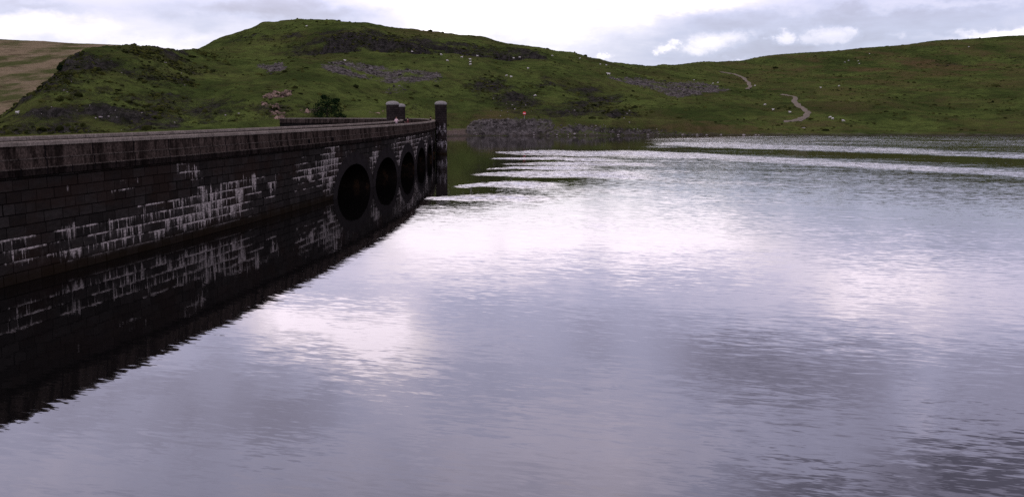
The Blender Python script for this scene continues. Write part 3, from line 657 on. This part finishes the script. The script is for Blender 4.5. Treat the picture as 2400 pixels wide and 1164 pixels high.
for x, y, w in [(1281, 296, 5), (1316, 303, 5), (1419, 296, 4), (1437, 305, 4), (1305, 317, 9), (1332, 316, 6), (1345, 314, 9), (1450, 317, 7), (1540, 303, 4), (1545, 314, 6), (1520, 317, 9), (1398, 314, 5), (1485, 303, 5), (1475, 308, 4), (1250, 317, 6), (1225, 316, 5), (1500, 308, 4), (1252, 311, 5), (1372, 317, 5)]:
    boulder(x, y, w, 'pale boulder among stones at the foot of the far shore bank', G1)
boulder(1396, 295, 8, 'brightest angular boulder standing high on the shore bank, right of the spoil heap', G1)
boulder(1475, 287, 7, 'flat pale boulder at the top edge of the shore bank', G1)
for x, y in [(1600, 317), (1655, 317), (1690, 316), (1742, 317), (1770, 317.5), (1780, 317)]:
    boulder(x, y, 9, 'low pale shore rock at the waterline below the grassy slope', 'pale rocks at the waterline')
boulder(1884, 300, 11, 'pink grey boulder on grass below the end of the winding track', None)
for x, y, w in [(1155, 231, 6), (1188, 243, 5), (1202, 246, 6), (1150, 259, 4), (1175, 260, 5), (1174, 272, 4), (1231, 247, 5), (1245, 261, 3), (1348, 259, 5), (1252, 230, 3), (1470, 267, 6), (1476, 260, 5), (1464, 277, 6), (1190, 255, 3), (1191, 262, 3), (1192, 270, 3)]:
    boulder(x, y, w, 'pale rock on the dark slope above the spoil bank', G2)
boulder(1206, 256, 9, 'long pale rock lying on the slope left of the red road sign', G2)
for x, y, w in [(388, 147, 8), (285, 171, 5), (425, 172, 4), (432, 200, 4), (165, 192, 8), (150, 212, 6), (158, 216, 5), (333, 265, 5), (225, 277, 7), (255, 273, 6), (270, 259, 5), (211, 247, 5), (205, 306, 4), (285, 305, 4), (410, 287, 5), (530, 270, 8), (560, 266, 5), (180, 259, 5), (275, 275, 6), (120, 251, 4), (98, 267, 4)]:
    boulder(x, y, w, 'pale rock among dark heather on the left knoll', G3)
boulder(235, 275, 14, 'largest grey slab of rock low on the left knoll', G3)

# ------------------------------------------------------------------ skin bodies
def skin(name, verts, edges, rad, mats, sub=1, root=0):
    me = bpy.data.meshes.new(name); me.from_pydata(verts, edges, []); o = bpy.data.objects.new(name, me); COL.objects.link(o)
    mo = o.modifiers.new('s', 'SKIN'); mo.use_smooth_shade = True
    for i, r in enumerate(rad):
        r = r if isinstance(r, tuple) else (r, r); me.skin_vertices[0].data[i].radius = r
    me.skin_vertices[0].data[root].use_root = True
    if sub: o.modifiers.new('b', 'SUBSURF').levels = sub
    dg = bpy.context.evaluated_depsgraph_get(); dg.update(); out = bpy.data.meshes.new_from_object(o.evaluated_get(dg)); out.name = name
    bpy.data.objects.remove(o); bpy.data.meshes.remove(me); out.materials.clear()
    for m in mats: out.materials.append(m)
    return out
def sheep_mesh(graze):
    V = [(-.42, 0, .62), (-.2, 0, .64), (.1, 0, .64), (.38, 0, .66)]; R = [.20, .28, .29, .22]; E = [(0, 1), (1, 2), (2, 3)]
    if graze: V += [(.58, 0, .50), (.70, 0, .26), (.78, 0, .12)]
    else: V += [(.55, 0, .86), (.68, 0, .94), (.84, 0, .86)]
    R += [.13, .11, .065]; E += [(3, 4), (4, 5), (5, 6)]
    for sx, at_ in ((-.36, 0), (.34, 3)):
        for sy in (-1, 1):
            i = len(V); V += [(sx, sy * .14, .42), (sx - .03, sy * .14, .22), (sx, sy * .14, .02)]; R += [.085, .04, .04]; E += [(at_, i), (i, i + 1), (i + 1, i + 2)]
    i = len(V); V += [(-.60, 0, .50)]; R += [.05]; E += [(0, i)]
    me = skin('sheep', V, E, R, [M['wool'], M['face']], 1, 1)
    for p in me.polygons:
        c = p.center
        if c.z < .33 or c.x > .62: p.material_index = 1
    return me
SHM = [sheep_mesh(True), sheep_mesh(False)]
def sheep(x, y, label, group=None, s=.82):
    q = at(x, y + 1.5); o = bpy.data.objects.new('sheep', random.choice(SHM)); COL.objects.link(o)
    o.location = (q[0], q[1], q[2] - .02); o.rotation_euler = (0, 0, random.choice((0, PI)) + random.uniform(-.6, .6)); o.scale = (s, s, s); tag(o, label, 'sheep', group)
FL = {'sheep grazing the grass terrace under the crag': ('white sheep on the grass terrace below the long dark crag', [(966, 122), (1033, 129), (1082, 135), (1120, 132), (1204, 137), (1217, 135), (1048, 143), (1103, 152), (1102, 146), (1101, 140), (809, 143)]),
      'sheep near the right end of the crag ridge': ('white sheep on the ridge slope right of the crag', [(1293, 131), (1360, 137), (1406, 151), (1422, 153)]),
      'pair of sheep in the middle of the green slope': ('white sheep, one of a close pair on the middle slope', [(1186, 178), (1198, 181)]),
      'sheep beside the upper track bend': ('white sheep left of the upper bend of the track', [(1627, 188), (1672, 196), (1683, 194)]),
      'sheep high on the right hill': ('white sheep in a loose flock high on the right hill', [(1979, 146), (1990, 142), (2010, 143), (2014, 149)]),
      'sheep left of the lower track': ('white sheep on grass left of the lower track curve', [(1793, 246), (1811, 258), (1851, 264)]),
      'sheep right of the lower track': ('white sheep on low grass right of the lower track curve', [(1946, 276), (1952, 279), (1975, 284)]),
      'sheep on the middle of the right hill': ('white sheep standing mid-slope right of the track', [(1923, 206), (1966, 202)])}
for g, (lb, ps) in FL.items():
    for x, y in ps: sheep(x, y, lb, g)
sheep(718, 62, 'lone pale sheep just under the hill summit'); sheep(1768, 201, 'lone sheep close beside the upper track bend'); sheep(1239, 161, 'lone sheep on grass under the stepped end of the crag')
sheep(2038, 126, 'lone sheep nearest the skyline of the right hill'); sheep(2271, 110, 'lone sheep close to the skyline at far right'); sheep(42, 266, 'lone white sheep low on the left edge of the dark knoll')
sheep(1255, 225, 'lone white sheep on grass above the dark outcrop'); sheep(1426, 176, 'lone white sheep at the upper left end of the right scree', None, 1.5)

SKIN = simple('skin', (.45, .27, .20), .6, .1)
def person(x, y, rz, label, coat, legs, hair, lean=.0, group=None):
    """standing adult, 1.72 m, forearms forward"""
    L = lean
    V = [(0, 0, .93), (0, .02 + L * .3, 1.12), (0, .03 + L * .7, 1.34), (0, .03 + L, 1.47), (0, .05 + L * 1.1, 1.55), (0, .06 + L * 1.15, 1.62), (0, .05 + L * 1.15, 1.70), (0, .15 + L * 1.15, 1.60)]
    R = [(.16, .12), (.145, .11), (.18, .12), (.07, .06), (.055, .055), (.078, .09), (.07, .08), .018]; E = [(0, 1), (1, 2), (2, 3), (3, 4), (4, 5), (5, 6), (5, 7)]
    for s in (-1, 1):
        i = len(V); V += [(s * .10, 0, .86), (s * .11, .02, .48), (s * .11, -.02, .10), (s * .12, .14, .04)]; R += [.095, .06, .045, .04]; E += [(0, i), (i, i + 1), (i + 1, i + 2), (i + 2, i + 3)]
        i = len(V); V += [(s * .20, .02 + L * .9, 1.40), (s * .27, .06 + L, 1.14), (s * .17, .30 + L, 1.19), (s * .14, .38 + L, 1.20)]; R += [.06, .045, .035, (.035, .02)]; E += [(2, i), (i, i + 1), (i + 1, i + 2), (i + 2, i + 3)]
        h = i + 3
        for k, (dx, ln) in enumerate(((-.03, .07), (-.01, .08), (.01, .085), (.03, .075))):
            j = len(V); V += [(s * .14 + dx, .41 + L, 1.20), (s * .14 + dx * 1.1, .41 + L + ln, 1.185)]; R += [.009, .008]; E += [(h, j), (j, j + 1)]
        j = len(V); V += [(s * .14 - s * .045, .37 + L, 1.21), (s * .14 - s * .06, .41 + L, 1.20)]; R += [.011, .009]; E += [(i + 2, j), (j, j + 1)]
    me = skin('person', V, E, R, [SKIN, simple('coat', coat, .85), simple('trousers', legs, .85), simple('shoe', (.02, .018, .016))], 1, 0)
    for p in me.polygons:
        c = p.center
        p.material_index = 3 if c.z < .09 else 2 if c.z < .93 else 1 if (c.z < 1.475 and not (c.y > .33 + L and abs(c.x) < .25)) else 0
    o = link('person', me); o.location = (x, y, 4.352); o.rotation_euler = (0, 0, rz); tag(o, label, 'person', group)
    prof = [(.004, .125)] + [(.098 * math.sin(q), .125 * math.cos(q)) for q in np.linspace(.2, PI * .62, 7)]
    hm = link('hair', lathe(prof, 14), o, [simple('hair', hair)]); hm.location = (0, .045 + L * 1.15, 1.655)
def on_deck(xp, off):
    a = float(ray(xp, 280)[0]); ss = np.linspace(90, 156, 6000); xx, yy = dam_pt(ss, off); k = np.argmin(np.abs(xx / yy - a)); return xx[k], yy[k], (ss[k] - CY) / RR
x, y, h = on_deck(1007, .85); person(x, y, -PI / 2 + h, 'person in dark clothes leaning on the parapet, left of two beside the tall turret', (.012, .012, .014), (.02, .02, .025), (.012, .009, .007), .08, 'people leaning on the parapet')
x, y, h = on_deck(1013, .85); person(x, y, -PI / 2 + h, 'dark haired person leaning on the parapet, hard against the tall turret', (.010, .011, .016), (.02, .02, .02), (.010, .008, .006), .10, 'people leaning on the parapet')
x, y, h = on_deck(956.5, 1.3); person(x, y, PI / 2, 'person in dark red and white walking on the dam road, right of the paired turrets', (.10, .03, .03), (.04, .04, .06), (.02, .014, .01))
x, y, h = on_deck(929, 4.9); person(x, y, PI, 'person in a pale pink top standing at the foot of the paired turrets', (.55, .40, .38), (.05, .05, .07), (.12, .06, .035))

# ------------------------------------------------------------------ sign, track, tree
q = at(1229, 279.5); sg = tag(empty('road_sign', (q[0], q[1], q[2])), 'round red no entry sign with white bar on a post above the spoil bank', 'road sign')
zc = 1.75
link('post', lathe([(.045, -.4), (.045, zc + .3), (.001, zc + .3)], 10), sg, [M['metal']])
def disc(r, y0, y1, mat, name, parent):
    me = lathe([(.001, 0), (r, 0), (r, y1 - y0), (.001, y1 - y0)], 28); o = link(name, me, parent, [mat]); o.rotation_euler = (PI / 2, 0, 0); o.location = (0, -y0, zc); return o
disc(.50, .05, .08, M['red'], 'disc', sg)
bm = bmesh.new(); bmesh.ops.create_cube(bm, size=1); bmesh.ops.scale(bm, vec=(.70, .012, .19), verts=bm.verts); bmesh.ops.bevel(bm, geom=bm.edges[:], offset=.004, segments=1, affect='EDGES')
me = bpy.data.meshes.new('bar'); bm.to_mesh(me); bm.free(); b = link('white_bar', me, sg, [M['white']]); b.location = (0, -.088, zc)

def track(pts, wpx):
    P = []; 
    for i in range(len(pts) - 1):
        for t in np.linspace(0, 1, 6, endpoint=False): P.append((pts[i][0] * (1 - t) + pts[i + 1][0] * t, pts[i][1] * (1 - t) + pts[i + 1][1] * t, wpx[i] * (1 - t) + wpx[i + 1] * t))
    P.append((*pts[-1], wpx[-1])); C = np.array([at(x, y) for x, y, _ in P])
    for _ in range(3): C[1:-1] = (C[:-2] + 2 * C[1:-1] + C[2:]) / 4
    T = np.gradient(C, axis=0); N = np.c_[-T[:, 1], T[:, 0], 0 * T[:, 0]]; N /= np.maximum(np.linalg.norm(N, axis=1)[:, None], 1e-6)
    hw = 1.15; n = len(C); co = np.zeros((n, 7, 3))
    for j, o in enumerate(np.linspace(-1, 1, 7)):
        q = C + N * (hw * o + .25 * np.sin(np.arange(n) * .9 + j)[:, None] * abs(o)); co[:, j] = q
        co[:, j, 2] = [ground(q[k, 0], q[k, 1]) + .30 - .50 * abs(o) ** 2 * (.6 + .4 * math.sin(k * 1.7 + 2 * o)) for k in range(n)]
    for _ in range(2): co[1:-1, :, 2] = np.maximum(co[1:-1, :, 2], (co[:-2, :, 2] + 2 * co[1:-1, :, 2] + co[2:, :, 2]) / 4)
    me = mesh_np('path', co.reshape(-1, 3), grid_faces(n, 7, flip=True), None, True)
    tag(link('path', me, None, [M['track']]), 'pale gravel track winding down the right hill', None, None, 'structure')
track([(1686, 169), (1712, 172), (1732, 177), (1746, 186), (1756, 196), (1758, 204), (1751, 210)], [3] * 7)
track([(1832, 222), (1850, 225), (1866, 228), (1861, 236), (1868, 246), (1882, 255), (1893, 263), (1891, 271), (1880, 279), (1862, 284), (1836, 285)], [4] * 11)

def bushy(name, x, y, hpx, wpx, label, cat, seed):
    q = at(x, y); s = q[1] / 2222; Ht, Wd = hpx * s, wpx * s; r = np.random.default_rng(seed)
    t = tag(empty(name, tuple(q)), label, cat)
    V = [(0, 0, -.5), (0, 0, Ht * .25), (.1, 0, Ht * .55), (0, .1, Ht * .9), (-Wd * .25, .2, Ht * .5), (Wd * .28, -.2, Ht * .45), (Wd * .1, .5, Ht * .7)]
    me = skin('trunk', V, [(0, 1), (1, 2), (2, 3), (1, 4), (1, 5), (2, 6)], [.22, .18, .11, .04, .07, .07, .05], [M['bark']], 1); link('trunk', me, t)
    n = 2600; C = []
    cl = [(0, 0, .80, .22), (.22, 0, .66, .24), (-.2, 0, .60, .26), (.05, .1, .45, .36), (.38, 0, .36, .26), (-.36, .1, .30, .24), (0, -.15, .25, .34), (.52, 0, .16, .16), (.3, .2, .8, .14), (-.1, 0, .94, .1)]
    for k in range(n):
        cx, cy, cz, cr = cl[r.integers(len(cl))]; d = r.normal(size=3); d /= np.linalg.norm(d); d *= cr * r.uniform(.45, 1.08)
        C.append(((cx * .9 + d[0]) * Wd, (cy + d[1]) * Wd, max(.02, cz + d[2] * .85) * Ht))
    C = np.array(C); a = r.normal(size=(n, 3)); a /= np.linalg.norm(a, axis=1)[:, None]; b = np.cross(a, r.normal(size=(n, 3))); b /= np.linalg.norm(b, axis=1)[:, None]
    sz = r.uniform(.12, .30, (n, 1)); co = np.stack([C - a * sz, C + b * sz * .6, C + a * sz, C - b * sz * .6], 1)
    link('crown', mesh_np('crown', co.reshape(-1, 3), np.arange(4 * n).reshape(-1, 4), None, False), t, [M['leaf']])
bushy('tree', 768, 286, 58, 70, 'dark bushy evergreen tree behind the far parapet, under the green slope', 'tree', 5)
bushy('shrub', 140, 165, 12, 14, 'small dark shrub on the skyline shoulder of the left knoll', 'shrub', 9)

# ------------------------------------------------------------------ sky and light
SUN_AZ, SUN_EL = math.radians(-28), math.radians(42)        # azimuth from +Y towards +X
world = bpy.data.worlds.new('World'); scene.world = world; world.use_nodes = True; t = NT(world.node_tree)
dv = t.n('ShaderNodeTexCoord').outputs['Generated']
dx, dy, dz = t.xyz(dv)
sky = t.n('ShaderNodeTexSky', sky_type='NISHITA', sun_disc=False, sun_elevation=SUN_EL, sun_rotation=SUN_AZ, air_density=1.0, dust_density=2.0, ozone_density=1.0)
hyp = t.m('SQRT', t.m('ADD', t.m('MULTIPLY', dx, dx), t.m('MULTIPLY', dy, dy)))
el = t.m('ARCTAN2', t.m('MAXIMUM', dz, 0.0), hyp); az = t.m('ARCTAN2', dx, dy)
den = t.m('ADD', t.m('MAXIMUM', dz, 0.0), .16)
pl = t.comb(t.m('DIVIDE', dx, den), t.m('DIVIDE', dy, den))
n1 = t.noise(pl, .85, 7, .58, .25); n2 = t.noise(t.mapv(pl, loc=(7, 3, 0)), 2.6, 6, .6, .2)
wv = t.noise(t.comb(t.m('MULTIPLY', az, 9.0), t.m('MULTIPLY', el, 16.0)), 1.6, 5, .62, out=1)
wxv, wyv, _ = t.xyz(wv)
azw = t.m('ADD', az, t.m('MULTIPLY', t.m('SUBTRACT', wxv, .5), .10)); elw = t.m('ADD', el, t.m('MULTIPLY', t.m('SUBTRACT', wyv, .5), .055))
def ang(x, y):
    a, e = ray(x, y); a, e = float(a), abs(float(e)); return math.atan(a), math.atan(e / math.sqrt(1 + a * a))
def blob(x, y, rx, ry, g):
    a, e = ang(x, y); sx, sy = rx / 2222, ry / 2222
    u = t.m('DIVIDE', t.m('SUBTRACT', azw, a), sx); v = t.m('DIVIDE', t.m('SUBTRACT', elw, e), sy)
    r2 = t.m('ADD', t.m('MULTIPLY', u, u), t.m('MULTIPLY', v, v))
    return t.m('MULTIPLY', t.m('POWER', 2.718, t.m('MULTIPLY', r2, -1.0)), g)
ns = t.m('SUBTRACT', t.m('ADD', t.m('MULTIPLY', n1, .75), t.m('MULTIPLY', n2, .30)), .525)
L = t.m('ADD', .54, t.m('MULTIPLY', ns, t.m('ADD', .80, t.m('MULTIPLY', t.ss(el, .10, .2), .8))))
BL = [# sky as seen
      (150, 70, 380, 40, .24), (420, 90, 120, 20, .12), (650, 16, 260, 20, -.20), (330, 75, 70, 22, -.16), (480, 70, 70, 25, -.18), (60, 22, 140, 14, -.20), (800, 40, 200, 20, -.08), (1090, 55, 70, 34, .32), (1330, 70, 170, 60, .14), (1440, 6, 70, 14, -.24), (1240, 8, 60, 10, -.1), (1620, 12, 100, 20, .28), (1320, 25, 120, 12, .20),
      (2050, 50, 560, 130, -.10), (1560, 60, 120, 50, -.10), (2250, 0, 300, 12, .16), (2360, 82, 110, 9, .30),
      # higher sky, mirrored in the lake
      (1330, 555, 330, 105, .56), (1000, 560, 150, 130, .32), (1400, 560, 50, 110, -.22), (1180, 530, 30, 90, -.10), (1680, 580, 260, 90, .32), (2080, 690, 210, 70, .36), (1850, 480, 260, 60, -.14), (2250, 560, 180, 80, -.14), (880, 800, 130, 80, .56), (660, 745, 105, 55, .60), (1280, 860, 230, 170, -.08), (420, 900, 230, 60, -.12),
      (680, 1000, 300, 80, -.18), (1900, 910, 230, 80, -.28), (1680, 860, 120, 40, -.08), (2160, 960, 35, 160, .14), (1560, 1050, 240, 90, .06), (2360, 1150, 220, 60, -.70), (2000, 1200, 300, 35, -.40), (250, 1080, 260, 60, .05)]
for b in BL: L = t.m('ADD', L, blob(*b))
# small cumulus puffs with crisp sunlit edges
wv = t.noise(t.comb(t.m('MULTIPLY', az, 24.0), t.m('MULTIPLY', el, 34.0)), 1.6, 7, .70, out=1); wxv, wyv, _ = t.xyz(wv)
azw = t.m('ADD', az, t.m('MULTIPLY', t.m('SUBTRACT', wxv, .5), .05)); elw = t.m('ADD', el, t.m('MULTIPLY', t.m('SUBTRACT', wyv, .5), .022))
PF = None
for b in [(1535, 124, 14, 6, .9), (1555, 115, 20, 7, 1.0), (1578, 105, 14, 6, .9), (1625, 118, 34, 13, .8), (1665, 100, 44, 20, 1.0), (1710, 92, 40, 18, .75), (1765, 80, 22, 14, .5), (1838, 88, 24, 12, 1.1), (1905, 92, 30, 14, .7), (1950, 84, 44, 17, .9), (1985, 70, 22, 10, .8), (2110, 82, 20, 7, .5), (2330, 80, 60, 8, 1.0), (1420, 132, 14, 6, .8), (1740, 140, 22, 5, .7), (1470, 20, 60, 18, .5)]:
    q = blob(b[0], b[1], b[2] * 1.35, b[3] * 1.35, b[4]); PF = q if PF is None else t.m('MAXIMUM', PF, q)
puff = t.m('ADD', t.m('MULTIPLY', t.ss(PF, .12, 1.0), .27), t.m('MULTIPLY', t.ss(PF, .40, .62), .06))
L = t.m('ADD', L, puff)
lum = t.m('ADD', L, 0.0, clamp=True)
cr = t.n('ShaderNodeValToRGB', {0: lum}); e = cr.color_ramp.elements
e[0].position = 0; e[0].color = (.17, .17, .22, 1); e[1].position = 1; e[1].color = (1.5, 1.44, 1.48, 1)
for p_, c in ((.28, (.40, .41, .52)), (.48, (.575, .61, .775)), (.68, (.82, .815, .94)), (.85, (1.1, 1.06, 1.10))):
    q_ = e.new(p_); q_.color = (*c, 1)
gain = t.n('ShaderNodeFloatCurve', {1: t.m('DIVIDE', el, PI / 2)}); cv = gain.mapping.curves[0]
cv.points[0].location = (0, .20); cv.points[1].location = (1, .16)
for x_, y_ in ((.055, .195), (.085, .27), (.12, .37), (.17, .41), (.26, .50), (.40, .26), (.6, .17)): cv.points.new(x_, y_)
gain.mapping.update()
gv = t.m('MULTIPLY', gain.outputs[0], 5.0)
tint = t.mix(t.ss(el, .06, .16), (.985, .995, 1.03), (1.06, .965, 1.06)); tcol = t.mix(1.0, cr.outputs[0], tint, 'MULTIPLY')
cl = t.n('ShaderNodeVectorMath', {0: tcol}, operation='SCALE'); t.set(cl.inputs['Scale'], gv)
bg1 = t.n('ShaderNodeBackground', {'Color': cl.outputs[0], 'Strength': 1.0}); bg2 = t.n('ShaderNodeBackground', {'Color': sky.outputs[0], 'Strength': .012})
sh = t.n('ShaderNodeAddShader', {0: bg1, 1: bg2}); t.n('ShaderNodeOutputWorld', {0: sh})
world.cycles.sampling_method = 'MANUAL'; world.cycles.sample_map_resolution = 1024
sd = bpy.data.lights.new('sun', 'SUN'); sd.energy = .9; sd.angle = math.radians(14); sd.color = (1, .95, .88); so = bpy.data.objects.new('sun', sd); COL.objects.link(so)
to_sun = Vector((math.sin(SUN_AZ) * math.cos(SUN_EL), math.cos(SUN_AZ) * math.cos(SUN_EL), math.sin(SUN_EL))); so.rotation_euler = to_sun.to_track_quat('Z', 'Y').to_euler()
scene.view_settings.view_transform = 'Standard'; scene.view_settings.look = 'None'; scene.view_settings.exposure = 0; scene.view_settings.gamma = 1
scene.render.engine = 'CYCLES'; scene.cycles.use_denoising = False; scene.cycles.max_bounces = 6; scene.cycles.glossy_bounces = 3
